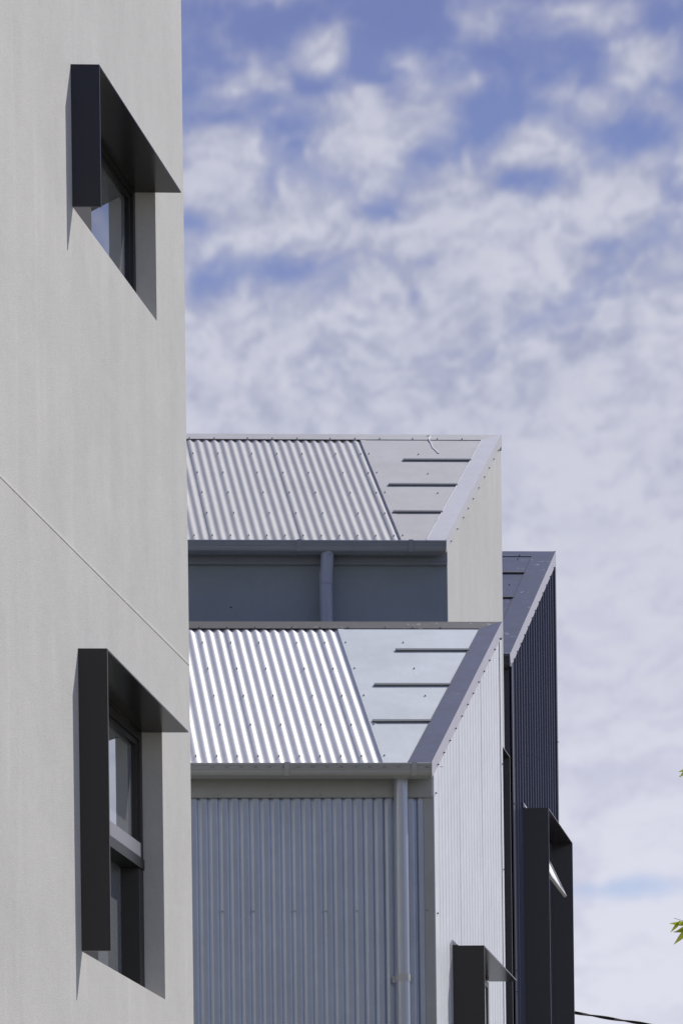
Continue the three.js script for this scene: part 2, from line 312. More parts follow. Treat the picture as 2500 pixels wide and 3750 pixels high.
// ---------------------------------------------------------------- the rendered tower house on the left
{
  const b = { x0: -5.204, G: 0.4292 };
  const house = thing('townhouse', 'tall pale grey rendered house with black window hoods at the left edge', 'house', gp(b, 15.3, BOT, 0));
  const D0 = 8.5, D1 = 15.3, TOP = 12.6, T = 0.14, JOINT = 5.255;
  // gable wall in two lifts with a narrow open joint, window openings cut through
  function wallPanel(y0, y1, holes) {
    const sh = new THREE.Shape([new THREE.Vector2(D0, y0), new THREE.Vector2(D1, y0), new THREE.Vector2(D1, y1), new THREE.Vector2(D0, y1)]);
    for (const [a, c, p, q, qf] of holes) sh.holes.push(new THREE.Path([new THREE.Vector2(a, p), new THREE.Vector2(a, q), new THREE.Vector2(c, qf), new THREE.Vector2(c, p)]));
    const g = new THREE.ExtrudeGeometry(sh, { depth: T, bevelEnabled: false });
    const p = g.attributes.position;
    for (let i = 0; i < p.count; i++) { const v = gp(b, p.getX(i), p.getY(i), p.getZ(i) - T); p.setXYZ(i, v.x, v.y, v.z); }
    // the map d -> -z mirrors, so turn the faces round
    const a = p.array; for (let i = 0; i < a.length; i += 9) for (let k = 0; k < 3; k++) { const s = a[i + 3 + k]; a[i + 3 + k] = a[i + 6 + k]; a[i + 6 + k] = s; }
    g.deleteAttribute('uv'); g.deleteAttribute('normal'); g.computeVertexNormals();
    return boxUV(g);
  }
  const wd = [13.5, 14.8], up = [7.15, 7.935], lo = [3.055, 4.70];
  part(house, 'wall', wallPanel(JOINT + 0.003, TOP, [[wd[0], wd[1], up[0], up[1], up[1]]]), M.render);
  part(house, 'wall', wallPanel(BOT, JOINT - 0.003, [[wd[0], wd[1], lo[0], 4.723, 4.678]]), M.render);
  { const q = (d) => [[JOINT + 0.009, 0.0006], [JOINT - 0.012, 0.0024], [JOINT - 0.0135, 0.0006], [JOINT - 0.0135, -0.02], [JOINT + 0.009, -0.02]].map(([y, e]) => gp(b, d, y, e)); part(house, 'joint', prism(q(D0), q(D1 - 0.002)), M.render); }
  const XL = -5.5;
  part(house, 'rear_wall', box(XL, gp(b, D1, 0, -T - 0.01).x, BOT, TOP, D1 - 0.2, D1), M.render);
  part(house, 'front_wall', box(XL, gp(b, D0, 0, -T - 0.01).x, BOT, TOP, D0, D0 + 0.2), M.render);
  part(house, 'side_wall', box(XL - 0.2, XL - 0.002, BOT, TOP, D0, D1), M.render);
  part(house, 'roof', prism([W(XL - 0.2, TOP, D0), gp(b, D0, TOP, 0), gp(b, D1, TOP, 0), W(XL - 0.2, TOP, D1)], [W(XL - 0.2, TOP + 0.2, D0), gp(b, D0, TOP + 0.2, 0), gp(b, D1, TOP + 0.2, 0), W(XL - 0.2, TOP + 0.2, D1)]), M.gutter);
  part(house, 'floor', prism([W(XL, JOINT, D0 + 0.22), gp(b, D0 + 0.22, JOINT, -T - 0.02), gp(b, D1 - 0.22, JOINT, -T - 0.02), W(XL, JOINT, D1 - 0.22)], [W(XL, JOINT + 0.25, D0 + 0.22), gp(b, D0 + 0.22, JOINT + 0.25, -T - 0.02), gp(b, D1 - 0.22, JOINT + 0.25, -T - 0.02), W(XL, JOINT + 0.25, D1 - 0.22)]), M.interior);
  part(house, 'inner_wall', gbox(b, D0 + 0.25, D1 - 0.25, BOT, TOP - 0.02, -1.5, -1.42), M.interior);
  part(house, 'added_reflector_wing', box(-3.2, -1.75, BOT, 8.2, D1 + 0.002, 20.6), M.render);  // unseen wall added so the ribbed facade mirrors a sunlit grey
  const [a, c] = wd, blank = 14.04;
  // upper window
  {
    const [p, q] = up, f0 = -0.185, f1 = -0.122;
    const w = part(house, 'window', mergeGeometries([gbox(b, c - 0.036, c, p, q, f0, f1), gbox(b, a, a + 0.036, p, q, f0, f1), gbox(b, a + 0.036, c - 0.036, q - 0.05, q, f0, f1), gbox(b, a + 0.036, c - 0.036, p, p + 0.04, f0, f1)]), M.frame);
    part(w, 'sash', mergeGeometries([gbox(b, c - 0.066, c - 0.038, p + 0.04, q - 0.052, f0 + 0.01, f1 - 0.014), gbox(b, blank, c - 0.066, q - 0.082, q - 0.052, f0 + 0.01, f1 - 0.014), gbox(b, blank, c - 0.066, p + 0.042, p + 0.07, f0 + 0.01, f1 - 0.014)]), M.frame);
    part(w, 'pane', gbox(b, blank - 0.002, c - 0.064, p + 0.068, q - 0.08, -0.166, -0.163), M.pane);
    part(w, 'side_panel', gbox(b, a + 0.038, blank, p + 0.01, q - 0.052, -0.165, -0.1), M.black);
    part(house, 'window_hood', mergeGeometries([gbox(b, a + 0.002, a + 0.011, p + 0.002, q - 0.001, -0.12, 0.157), gbox(b, a + 0.0115, c - 0.002, q - 0.01, q - 0.0015, -0.12, 0.157)]), M.hood);
  }
  // lower window: sash above a transom, a deeper fixed pane below
  {
    const p = lo[0], q = 4.67, f0 = -0.19, f1 = -0.122, sl = (4.675 - 4.72) / (c - a);
    const w = part(house, 'window', mergeGeometries([gbox(b, c - 0.036, c, 3.9, q, f0, f1), gbox(b, c - 0.075, c, p, 3.832, -0.26, f1), gbox(b, a, a + 0.036, p, q, -0.26, f1), gbox(b, a + 0.036, c - 0.036, q - 0.06, q, f0, f1), gbox(b, a + 0.036, c - 0.075, p, p + 0.04, -0.26, f1)]), M.frame);
    part(w, 'transom', gbox(b, a + 0.037, c - 0.001, 3.834, 3.898, -0.25, -0.114), M.frame);
    part(w, 'sash', mergeGeometries([gbox(b, c - 0.068, c - 0.038, 3.985, q - 0.062, f0 + 0.01, f1 - 0.012), gbox(b, a + 0.036, c - 0.068, q - 0.095, q - 0.062, f0 + 0.01, f1 - 0.012)]), M.frame);
    part(w, 'rail', gbox(b, a + 0.037, c - 0.045, 3.9, 3.984, -0.172, -0.117), M.rail, 'pale sunlit bottom rail of the upper sash');
    part(w, 'pane', gbox(b, blank, c - 0.066, 3.983, q - 0.092, -0.166, -0.163), M.pane);
    part(w, 'pane', gbox(b, blank, c - 0.074, p + 0.038, 3.833, -0.236, -0.233), M.pane);
    part(w, 'side_panel', gbox(b, a + 0.038, blank - 0.002, p + 0.01, q - 0.062, -0.24, -0.112), M.black);
    part(house, 'window_hood', mergeGeometries([gbox(b, a + 0.002, a + 0.011, p + 0.002, 4.721, -0.12, 0.16), gbox(b, a + 0.0115, c - 0.002, 4.711, 4.7205, -0.12, 0.16, sl)]), M.hood);
  }
}

// ---------------------------------------------------------------- roofs shared by the three houses behind
function gutterProfile(d0, d1, top, bot) {         // outer skin then inner skin: rolled lip, stepped face, rounded belly
  const h = top - bot, o = [[d0, top], [d0 - 0.006, top - 0.004], [d0 - 0.006, top - 0.018], [d0, top - 0.022], [d0 + 0.002, top - h * 0.42], [d0 - 0.003, top - h * 0.45], [d0 - 0.003, top - h * 0.5], [d0 + 0.003, top - h * 0.56], [d0 + 0.006, top - h * 0.78], [d0 + 0.016, top - h * 0.93], [d0 + 0.034, bot], [d1, bot], [d1, top + 0.02], [d1 - 0.004, top + 0.02], [d1 - 0.004, bot + 0.004], [d0 + 0.036, bot + 0.004], [d0 + 0.02, bot + 0.01], [d0 + 0.01, top - h * 0.75], [d0 + 0.006, top - h * 0.5], [d0 + 0.006, top - 0.006]];
  return o;
}
function gutterBand(d0, d1, top, bot) { const h = top - bot; return [[d0 - 0.009, top + 0.002], [d0 - 0.009, top - 0.02], [d0 - 0.006, top - h * 0.5], [d0 + 0.002, top - h * 0.8], [d0 + 0.014, bot - 0.002], [d0 + 0.034, bot - 0.004], [d1 - 0.01, bot - 0.004], [d1 - 0.01, bot - 0.001], [d0 + 0.036, bot - 0.001], [d0 + 0.018, bot + 0.002], [d0 + 0.004, top - h * 0.78], [d0 - 0.001, top - h * 0.5], [d0 - 0.003, top - 0.02], [d0 - 0.003, top + 0.002]]; }

function skillionRoof(house, b, o) {
  const { Ze, XL, crest, pitch, laps, flatX, dCap, dTop, inB, inT, outB, outT, mats } = o;
  const prof = wave(pitch, 0.0143, crest);
  // corrugated sheets, each lapping over its left neighbour
  laps.forEach(([u0, u1]) => {
    const P = (u, v, h) => { const lift = 0.0022 * clamp(1 - (u - u0) / 0.35); return rp(b, u, mix(Ze - 0.06, dCap + 0.07, v), h + lift - 0.002); };
    part(house, 'roof_sheet', sheet(P, u0, u1, prof, 190, 0.0012), mats.roof);
  });
  // dark underlay below the sheets
  part(house, 'roof_underlay', plate(b, [[XL, Ze + 0.02], [inB + 0.02, Ze + 0.02], [inT + 0.04, dTop - 0.03], [XL, dTop - 0.03]], -0.05, -0.024), M.upstand);
  // flat infill sheet beside the skewed barge
  const inX = (d) => mix(inB, inT, (d - Ze) / (dCap - Ze));
  part(house, 'flat_sheet', plate(b, [[flatX, Ze - 0.02], [inX(Ze - 0.02) + 0.03, Ze - 0.02], [inT + 0.03, dCap + 0.02], [flatX, dCap + 0.02]], -0.004, 0.002), mats.flat);
  part(house, 'edge_strip', plate(b, [[flatX - 0.008, Ze - 0.022], [flatX + 0.042, Ze - 0.022], [flatX + 0.042, dCap + 0.02], [flatX - 0.008, dCap + 0.02]], -0.014, 0.0045), mats.flat);
  o.strips.forEach(([x0, x1, d]) => part(house, 'upstand', plate(b, [[x0, d - 0.014], [Math.min(x1, inX(d)), d - 0.011], [Math.min(x1, inX(d)), d + 0.014], [x0, d + 0.014]], 0.0021, 0.018), mats.strip));
  // ridge capping with a fold down the back, barge capping, barge face on the gable
  part(house, 'ridge_cap', mergeGeometries([plate(b, [[XL, dCap], [inT + 0.004, dCap], [outT, dTop], [XL, dTop]], 0.0035, 0.0085), box(XL, outT, roofY(b, dTop) - 0.14, roofY(b, dTop) + 0.004, dTop - 0.004, dTop + 0.006)]), mats.ridge);
  part(house, 'barge_cap', plate(b, [[inX(Ze - 0.03), Ze - 0.03], [mix(outB, outT, -0.03 / (dTop - Ze)), Ze - 0.03], [outT, dTop], [inT, dCap - 0.002]], 0.0095, 0.0135), mats.barge);
  part(house, 'sealant_bead', plate(b, [[inX(Ze) - 0.008, Ze], [inX(Ze) - 0.001, Ze], [inT - 0.001, dCap - 0.004], [inT - 0.008, dCap - 0.004]], 0.0022, 0.012), mats.bead);
  const gE = (d) => mix(outB, outT, (d - Ze) / (dTop - Ze)) - (b.x0 + b.G * d);
  const dA = Ze - 0.03, loop = (t) => [gp(b, dA, roofY(b, dA) + 0.012, gE(dA) + t), gp(b, dTop + 0.004, roofY(b, dTop + 0.004) + 0.012, gE(dTop) + t), gp(b, dTop + 0.004, roofY(b, dTop + 0.004) - o.drop, gE(dTop) + t), gp(b, dA + 0.1, roofY(b, dA + 0.1) - o.drop, gE(dA) + t), gp(b, dA + 0.04, roofY(b, dA) - o.drop * 0.72, gE(dA) + t)];
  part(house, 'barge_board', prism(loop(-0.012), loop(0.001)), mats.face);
  o.rakeScrews.forEach(([d, dy]) => screw(house, gp(b, d, roofY(b, d) - o.drop + 0.016 + (dy ?? 0), gE(d) + 0.002), gableN(b), o.rakeMat ?? M.screw));
  // fixing screws in rows on the crests
  const N = roofN(b), sm = o.screwMat ?? M.screw, K = (x, d) => screw(house, rp(b, x, d, 0.0015), N, sm);
  const offs = [0, 3, 7];
  o.rows.forEach((d) => { for (let s = -2; s < 4; s++) for (const q of offs) { const x = crest + pitch * (10 * s + q); if (x > o.screwX && x < flatX - 0.03) K(x, d); } });
  for (let s = -20; s < 30; s += 2) { const x = crest + pitch * s; if (x > o.screwX && x < flatX - 0.03) K(x, o.eaveRow); }
  for (let s = -2; s < 4; s++) for (const q of offs) { const x = crest + pitch * (10 * s + q); if (x > o.screwX && x < inT - 0.1) screw(house, rp(b, x, dCap + 0.012, 0.0086), N, sm); }
  for (const d of [...o.rows, o.eaveRow]) screw(house, rp(b, flatX + 0.018, d, 0.0046), N, sm);
  for (const [x, d] of o.midScrews) screw(house, rp(b, x, d, 0.0022), N, sm);
}

// ---------------------------------------------------------------- the pale corrugated house in front
{
  const b = { x0: -4.6425, G: 0.445, Ze: 18, Ye: 5.454, m: 0.8147 };
  const house = thing('townhouse', 'silver corrugated house with bright ribbed roof, nearest one right of the grey tower', 'house', W(3.412, BOT, 18.1));
  const XL = -1.6, DF = 18.1, DB = 20.33, pitch = 0.0767, crest = 2.112;
  // solid core behind the cladding
  const core = (n) => [W(XL, n, DF + 0.03), gp(b, DF + 0.03, n, -0.04), gp(b, DB, n, -0.04), W(XL, n, DB)];
  const topY = (d) => roofY(b, d) - 0.09;
  part(house, 'core_wall', prism(core(BOT), [W(XL, topY(DF + 0.03), DF + 0.03), gp(b, DF + 0.03, topY(DF + 0.03), -0.04), gp(b, DB, topY(DB), -0.04), W(XL, topY(DB), DB)]), M.facade);
  // ribbed sheets of the eaves wall
  const fp = trapezoid(pitch, 0.015, 1.938, 0.5, 0.245);
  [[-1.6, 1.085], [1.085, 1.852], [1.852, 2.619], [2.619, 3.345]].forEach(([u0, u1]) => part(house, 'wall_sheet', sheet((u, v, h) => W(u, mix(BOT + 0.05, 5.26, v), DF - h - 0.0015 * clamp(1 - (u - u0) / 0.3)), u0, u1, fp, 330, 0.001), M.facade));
  part(house, 'corner_trim', mergeGeometries([box(3.336, 3.41, BOT, 5.24, DF - 0.005, DF + 0.012), box(3.336, 3.341, BOT, 5.24, DF + 0.0125, DF + 0.028)]), M.gutter);
  part(house, 'fascia_board', mergeGeometries([box(XL, 3.398, 5.228, 5.42, DF - 0.022, DF - 0.008), box(XL, 3.398, 5.222, 5.2275, DF - 0.022, DF - 0.004)]), M.gutter);
  // ribbed sheets of the gable wall, cut to the rake
  const gpf = rib(0.092, 0.005, 18.2, 0.4, 0.2, 0.001);
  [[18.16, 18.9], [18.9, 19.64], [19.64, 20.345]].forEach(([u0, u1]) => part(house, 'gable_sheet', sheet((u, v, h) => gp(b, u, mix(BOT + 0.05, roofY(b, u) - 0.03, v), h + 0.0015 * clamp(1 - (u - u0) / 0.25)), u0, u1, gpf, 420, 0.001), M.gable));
  part(house, 'corner_trim', gbox(b, DF, DF + 0.085, BOT, roofY(b, DF) - 0.09, -0.02, 0.005), M.gable);
  part(house, 'corner_trim', mergeGeometries([gbox(b, 20.3, 20.36, BOT, 7.2, 0.003, 0.006), gbox(b, 20.352, 20.36, BOT, 7.2, -0.04, 0.0029)]), M.gable);
  part(house, 'rear_wall', box(XL, gp(b, 20.35, 0, -0.05).x, BOT, 7.18, DB + 0.003, DB + 0.025), M.gable);
  skillionRoof(house, b, {
    Ze: 18, XL, crest, pitch, flatX: 3.03, dCap: 20.148, dTop: 20.27, inB: 3.218, inT: 4.203, outB: 3.385, outT: 4.41, drop: 0.112, screwMat: M.screwPale, screwX: 1.4,
    laps: [[-1.6, -0.213], [-0.213, 0.554], [0.554, 1.322], [1.322, 2.09], [2.09, 2.857], [2.857, 3.034]],
    strips: [[3.433, 4.03, 19.762], [3.159, 3.76, 19.176], [3.047, 3.49, 18.6]],
    rows: [19.9, 19.456, 19.01, 18.558], eaveRow: 18.09, midScrews: [[3.519, 19.903], [3.525, 19.457], [3.528, 19.008]],
    rakeScrews: [20.19, 20.0, 19.81, 19.62, 19.44, 19.255, 19.075, 18.89, 18.7, 18.515, 18.335, 18.16].map((d) => [d, 0]),
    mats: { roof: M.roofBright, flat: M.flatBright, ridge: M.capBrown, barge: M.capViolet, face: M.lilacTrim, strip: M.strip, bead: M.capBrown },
  });
  // gutter, its joiners and end cap
  const gt = [17.885, 17.985, 5.42, 5.33], g = part(house, 'gutter', extrudeX(gutterProfile(...gt), XL, 3.358), M.gutter);
  for (const x of [2.298, 3.232]) part(g, 'gutter_bracket', extrudeX(gutterBand(...gt), x - 0.019, x + 0.019), M.gutter);
  part(g, 'end_cap', extrudeX([[17.878, 5.424], [17.878, 5.36], [17.9, 5.326], [17.985, 5.326], [17.985, 5.44]], 3.3585, 3.363), M.paleTrim);
  for (let i = 0; i < 17; i++) part(g, 'gutter_slot', box(1.74 + i * 0.105, 1.765 + i * 0.105, 5.386, 5.3885, 17.88, 17.884), M.strip);
  // downpipe with its strap
  const px = 3.157, pd = 18.03, dp = part(house, 'downpipe', tube([W(px, 5.36, pd), W(px, 5.0, pd), W(px, 2, pd), W(px, BOT, pd)], 0.0525, 30, 32), M.pipe);
  part(dp, 'pipe_strap', mergeGeometries([new THREE.CylinderGeometry(0.0545, 0.0545, 0.05, 32, 1, true).translate(px, 3.871 + EYE, -pd), new THREE.CylinderGeometry(0.0535, 0.0535, 0.05, 32, 1, true).translate(px, 3.871 + EYE, -pd), box(px - 0.075, px - 0.052, 3.846, 3.896, 18.06, 18.064), box(px + 0.052, px + 0.075, 3.846, 3.896, 18.06, 18.064)].map((q) => q.toNonIndexed ? (q.index ? q.toNonIndexed() : q) : q)), M.paleTrim);
  for (const x of [1.785, 2.015, 2.322, 2.553, 2.783]) screw(house, W(x + 0.048, 4.385, DF - 0.002), FRONT, M.gutter);
  for (const x of [1.802, 2.192, 2.57, 2.96]) screw(house, W(x, 5.24, DF - 0.0225), FRONT, M.gutter);
  screw(house, W(3.352, 4.389, DF - 0.0055), FRONT, M.gutter);
  for (const [d, y] of [[18.14, 5.27], [18.15, 4.38], [20.335, 6.15], [20.335, 5.27]]) screw(house, gp(b, d, y, 0.0065), gableN(b));
  // hooded window on the gable
  const h0 = 18.597, h1 = 19.699, sl = -0.027;
  const w = part(house, 'window', mergeGeometries([gbox(b, h0, h0 + 0.04, 2.1, 4.19, -0.01, 0.02), gbox(b, h1 - 0.04, h1, 2.1, 4.19, -0.01, 0.02), gbox(b, h0 + 0.04, h1 - 0.04, 2.1, 2.15, -0.01, 0.02), gbox(b, h0 + 0.04, h1 - 0.04, 4.14, 4.18, -0.01, 0.02)]), M.frame);
  part(w, 'pane', gbox(b, h0 + 0.04, h1 - 0.04, 2.15, 4.14, 0.006, 0.01), M.pane);
  part(house, 'window_hood', mergeGeometries([gbox(b, h0 - 0.006, h0 + 0.004, 2.06, 4.24, 0.006, 0.249), gbox(b, h0 + 0.004, h1, 4.23, 4.24, 0.006, 0.249, sl)]), M.hood, 'charcoal window hood, lowest of the ribbed wall');
  part(house, 'flashing', mergeGeometries([prism([gp(b, h0 - 0.02, 4.242, 0.006), gp(b, h0 - 0.02, 4.242, 0.05), gp(b, h0 - 0.02, 4.285, 0.006)], [gp(b, h1 + 0.03, 4.214, 0.006), gp(b, h1 + 0.03, 4.214, 0.05), gp(b, h1 + 0.03, 4.257, 0.006)]), gbox(b, h0 - 0.05, h0 - 0.007, 2.06, 4.25, 0.002, 0.007)]), M.paleTrim);
}

// ---------------------------------------------------------------- the rendered house behind it
{
  const b = { x0: -5.0095, G: 0.435, Ze: 20.8, Ye: 8.193, m: 0.8362 };
  const house = thing('townhouse', 'pale rendered house with slate front, its ridge the highest against the sky', 'house', W(4.082, BOT, 20.9));
  const XL = -0.6, DF = 20.9, DB = 23.09, pitch = 0.0777, crest = 2.848;
  const topY = (d) => roofY(b, d) - 0.06;
  part(house, 'gable_wall', prism([W(XL, BOT, DF + 0.012), gp(b, DF + 0.012, BOT, 0), gp(b, DB, BOT, 0), W(XL, BOT, DB)], [W(XL, topY(DF + 0.012), DF + 0.012), gp(b, DF + 0.012, topY(DF + 0.012), 0), gp(b, DB, topY(DB), 0), W(XL, topY(DB), DB)]), M.renderPale);
  part(house, 'front_wall', box(XL, gp(b, DF, 0, -0.004).x, BOT, 8.03, DF, DF + 0.0115), M.slatePaint, 'slate grey painted front wall under the gutter');
  part(house, 'fascia_board', mergeGeometries([box(XL, 4.077, 8.013, 8.04, DF - 0.04, DF - 0.001), box(XL, 4.077, 8.0405, 8.068, DF - 0.045, DF - 0.001), box(XL, 4.077, 8.0685, 8.1, DF - 0.042, DF - 0.001), box(XL, 4.077, 8.1005, 8.17, DF - 0.036, DF - 0.001)]), M.gutterSlate);
  skillionRoof(house, b, {
    Ze: 20.8, XL, crest, pitch, flatX: 3.682, dCap: 22.925, dTop: 23.045, inB: 3.895, inT: 4.822, outB: 4.055, outT: 5.03, drop: 0.095, rakeMat: M.screwPale, screwMat: M.screwPale, screwX: 1.7,
    laps: [[-0.6, 0.494], [0.494, 1.272], [1.272, 2.049], [2.049, 2.826], [2.826, 3.603], [3.603, 3.686]],
    strips: [[3.993, 4.62, 22.458], [3.762, 4.385, 21.915], [3.703, 4.14, 21.349]],
    rows: [22.6, 22.18, 21.755, 21.33], eaveRow: 20.885, midScrews: [[4.159, 22.595], [4.164, 22.163], [4.172, 21.748], [4.05, 21.171]],
    rakeScrews: [22.9, 22.7, 22.5, 22.3, 22.06, 21.83, 21.63, 21.44, 21.21, 20.97].map((d) => [d, 0]),
    mats: { roof: M.roofPale, flat: M.flatPale, ridge: M.flatPale, barge: M.paleTrim, face: M.paleTrim, strip: M.strip, bead: M.sealant },
  });
  const smear = tube([[4.316, 23.01], [4.348, 23.003], [4.32, 22.937], [4.325, 22.846], [4.322, 22.755], [4.341, 22.666], [4.349, 22.619]].map(([x, d], i) => rp(b, x, d, i < 3 ? 0.0095 : 0.004)), 0.006, 40, 8);
  part(house, 'sealant_smear', smear, M.sealant);
  const gt = [20.685, 20.79, 8.152, 8.064], g = part(house, 'gutter', extrudeX(gutterProfile(...gt), XL, 4.032), M.gutterSlate);
  for (const x of [2.785, 3.735]) part(g, 'gutter_bracket', extrudeX(gutterBand(...gt), x - 0.019, x + 0.019), M.gutterSlate);
  part(g, 'end_cap', extrudeX([[20.678, 8.156], [20.678, 8.09], [20.7, 8.06], [20.79, 8.06], [20.79, 8.17]], 4.0325, 4.037), M.paleTrim);
  const dp = part(house, 'downpipe', tube([W(3.034, 8.1, 20.762), W(3.033, 8.02, 20.765), W(3.03, 7.95, 20.775), W(3.026, 7.89, 20.787), W(3.024, 7.83, 20.793), W(3.024, 7, 20.795), W(3.024, BOT, 20.795)], 0.0545, 120, 32), M.pipeSlate);
  const ring = (y, d, x, r, h) => new THREE.CylinderGeometry(r, r, h, 32, 1, false).translate(x, y + EYE, -d);
  part(dp, 'pipe_collar', ring(7.86, 20.79, 3.025, 0.0565, 0.1), M.pipeSlate);
  screw(house, W(3.045, 8.035, 20.694), FRONT, M.gutterSlate);
  screw(house, W(2.225, 7.66, DF - 0.001), FRONT);
  // hood of a window whose far cheek shows past the house in front
  const h0 = 21.2, h1 = 22.21;
  const w = part(house, 'window', mergeGeometries([gbox(b, h0 + 0.02, h0 + 0.06, 2.6, 6.74, 0.002, 0.03), gbox(b, h1 - 0.06, h1 - 0.02, 2.6, 6.74, 0.002, 0.03), gbox(b, h0 + 0.06, h1 - 0.06, 2.6, 2.66, 0.002, 0.03), gbox(b, h0 + 0.06, h1 - 0.06, 6.68, 6.74, 0.002, 0.03)]), M.frame);
  part(w, 'pane', gbox(b, h0 + 0.06, h1 - 0.06, 2.66, 6.68, 0.012, 0.016), M.pane);
  part(house, 'window_hood', mergeGeometries([gbox(b, h0, h0 + 0.01, 2.5, 6.785, 0.002, 0.24), gbox(b, h1 - 0.01, h1, 2.5, 6.785, 0.002, 0.24), gbox(b, h0 + 0.0105, h1 - 0.0105, 6.775, 6.785, 0.002, 0.24)]), M.hoodDark);
}

// ---------------------------------------------------------------- the dark house at the back
{
  const b = { x0: -4.8653, G: 0.4292, Ze: 23.356, Ye: 8.117, m: 0.803 };
  const house = thing('townhouse', 'dark navy ribbed house behind the pale ones, rightmost of the row', 'house', W(5.178, BOT, 23.4));
  const XL = 1.2, DF = 23.4, DB = 25.69, topY = (d) => roofY(b, d) - 0.09;
  part(house, 'core_wall', prism([W(XL, BOT, DF), gp(b, DF, BOT, -0.03), gp(b, DB, BOT, -0.03), W(XL, BOT, DB)], [W(XL, topY(DF), DF), gp(b, DF, topY(DF), -0.03), gp(b, DB, topY(DB), -0.03), W(XL, topY(DB), DB)]), M.navyFlat);
  const pf = rib(0.128, 0.034, 23.5, 0.13, 0.06);
  [[23.44, 24.19], [24.19, 24.94], [24.94, 25.7]].forEach(([u0, u1]) => part(house, 'gable_sheet', sheet((u, v, h) => gp(b, u, mix(BOT + 0.05, roofY(b, u) - 0.03, v), h + 0.0015 * clamp(1 - (u - u0) / 0.25)), u0, u1, pf, 400, 0.001), M.navy));
  part(house, 'corner_trim', mergeGeometries([gbox(b, DF - 0.006, DF + 0.05, BOT, 8.05, -0.02, 0.006), box(4.9, 5.17, BOT, 8.05, DF - 0.006, DF - 0.001)]), M.navyTrim);
  part(house, 'corner_trim', gbox(b, 25.66, 25.715, BOT, 9.85, 0.001, 0.005), M.navyTrim);
  skillionRoof(house, b, {
    Ze: 23.356, XL, crest: 4.0, pitch: 0.0767, flatX: 4.7, dCap: 25.59, dTop: 25.716, inB: 4.953, inT: 5.897, outB: 5.162, outT: 6.175, drop: 0.13, screwX: 4.6,
    laps: [[1.2, 1.699], [1.699, 2.466], [2.466, 3.233], [3.233, 4.0], [4.0, 4.704]],
    strips: [[5.0, 5.75, 25.18], [4.85, 5.49, 24.59], [4.8, 5.22, 24.0]],
    rows: [25.3, 24.85, 24.4, 23.95], eaveRow: 23.45, midScrews: [[5.73, 25.52], [5.5, 24.9]],
    rakeScrews: [25.6, 25.38, 25.17, 24.98, 24.77, 24.57, 24.4, 24.2, 24.02, 23.83, 23.66, 23.5].map((d) => [d, 0]),
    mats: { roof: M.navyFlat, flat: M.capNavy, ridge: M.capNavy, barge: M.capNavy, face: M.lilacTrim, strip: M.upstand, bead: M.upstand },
  });
  const gt = [23.22, 23.33, 8.06, 7.95], g = part(house, 'gutter', extrudeX(gutterProfile(...gt), XL, 5.115), M.navyTrim);
  part(g, 'end_cap', extrudeX([[23.212, 8.066], [23.212, 7.99], [23.235, 7.946], [23.33, 7.946], [23.33, 8.08]], 5.1155, 5.12), M.navyTrim);
  for (const [d, y] of [[23.42, 6.7], [23.43, 5.1], [23.43, 4.9], [25.69, 8.0]]) screw(house, gp(b, d, y, 0.0065), gableN(b));
  // hooded window with an awning sash pushed open
  const h0 = 23.88, h1 = 25.143, yT = 6.785, yB = 3.7;
  const w = part(house, 'window', mergeGeometries([gbox(b, h0 + 0.02, h0 + 0.07, yB, yT - 0.02, 0.001, 0.04), gbox(b, h1 - 0.07, h1 - 0.02, yB, yT - 0.02, 0.001, 0.04), gbox(b, h0 + 0.07, h1 - 0.07, 6.68, yT - 0.02, 0.001, 0.04), gbox(b, h0 + 0.07, h1 - 0.07, yB, yB + 0.06, 0.001, 0.04)]), M.navyTrim);
  part(w, 'pane', gbox(b, h0 + 0.07, h1 - 0.07, yB + 0.06, 6.68, 0.012, 0.016), M.pane);
  const tilt = (y, t) => [0.002 + (6.61 - y) * 0.467 + t * 0.906, y - 0 + t * 0.423];   // sash plane hinged at the head
  const slab = (d0, d1, y0, y1, t0, t1) => { const q = (d, y, t) => { const [e, yy] = tilt(y, t); return gp(b, d, yy, e); }; return prism([q(d0, y0, t0), q(d1, y0, t0), q(d1, y1, t0), q(d0, y1, t0)], [q(d0, y0, t1), q(d1, y0, t1), q(d1, y1, t1), q(d0, y1, t1)]); };
  const s = part(w, 'sash', mergeGeometries([slab(24.0, 24.04, 6.14, 6.6, 0, 0.03), slab(24.76, 24.8, 6.14, 6.6, 0, 0.03), slab(24.04, 24.76, 6.14, 6.18, 0, 0.03), slab(24.04, 24.76, 6.56, 6.6, 0, 0.03)]), M.paleTrim, 'pale awning sash pushed open under the hood');
  s.userData.label = 'pale awning sash pushed open under the hood';
  part(w, 'sash_pane', slab(24.04, 24.76, 6.18, 6.56, 0.012, 0.018), M.frosted);
  part(house, 'window_hood', mergeGeometries([gbox(b, h0 - 0.006, h0 + 0.004, yB - 0.1, yT + 0.005, 0.001, 0.25), gbox(b, h1 - 0.006, h1 + 0.004, yB - 0.1, yT + 0.005, 0.001, 0.25), gbox(b, h0 + 0.0045, h1 - 0.0065, yT - 0.004, yT + 0.005, 0.001, 0.25)]), M.hoodDark, 'tall dark window hood with both cheeks, against the sky');
  part(house, 'flashing', prism([gp(b, h0 - 0.02, yT + 0.006, 0.002), gp(b, h0 - 0.02, yT + 0.006, 0.03), gp(b, h0 - 0.02, yT + 0.06, 0.002)], [gp(b, h1 + 0.02, yT + 0.006, 0.002), gp(b, h1 + 0.02, yT + 0.006, 0.03), gp(b, h1 + 0.02, yT + 0.06, 0.002)]), M.lilacTrim);
}

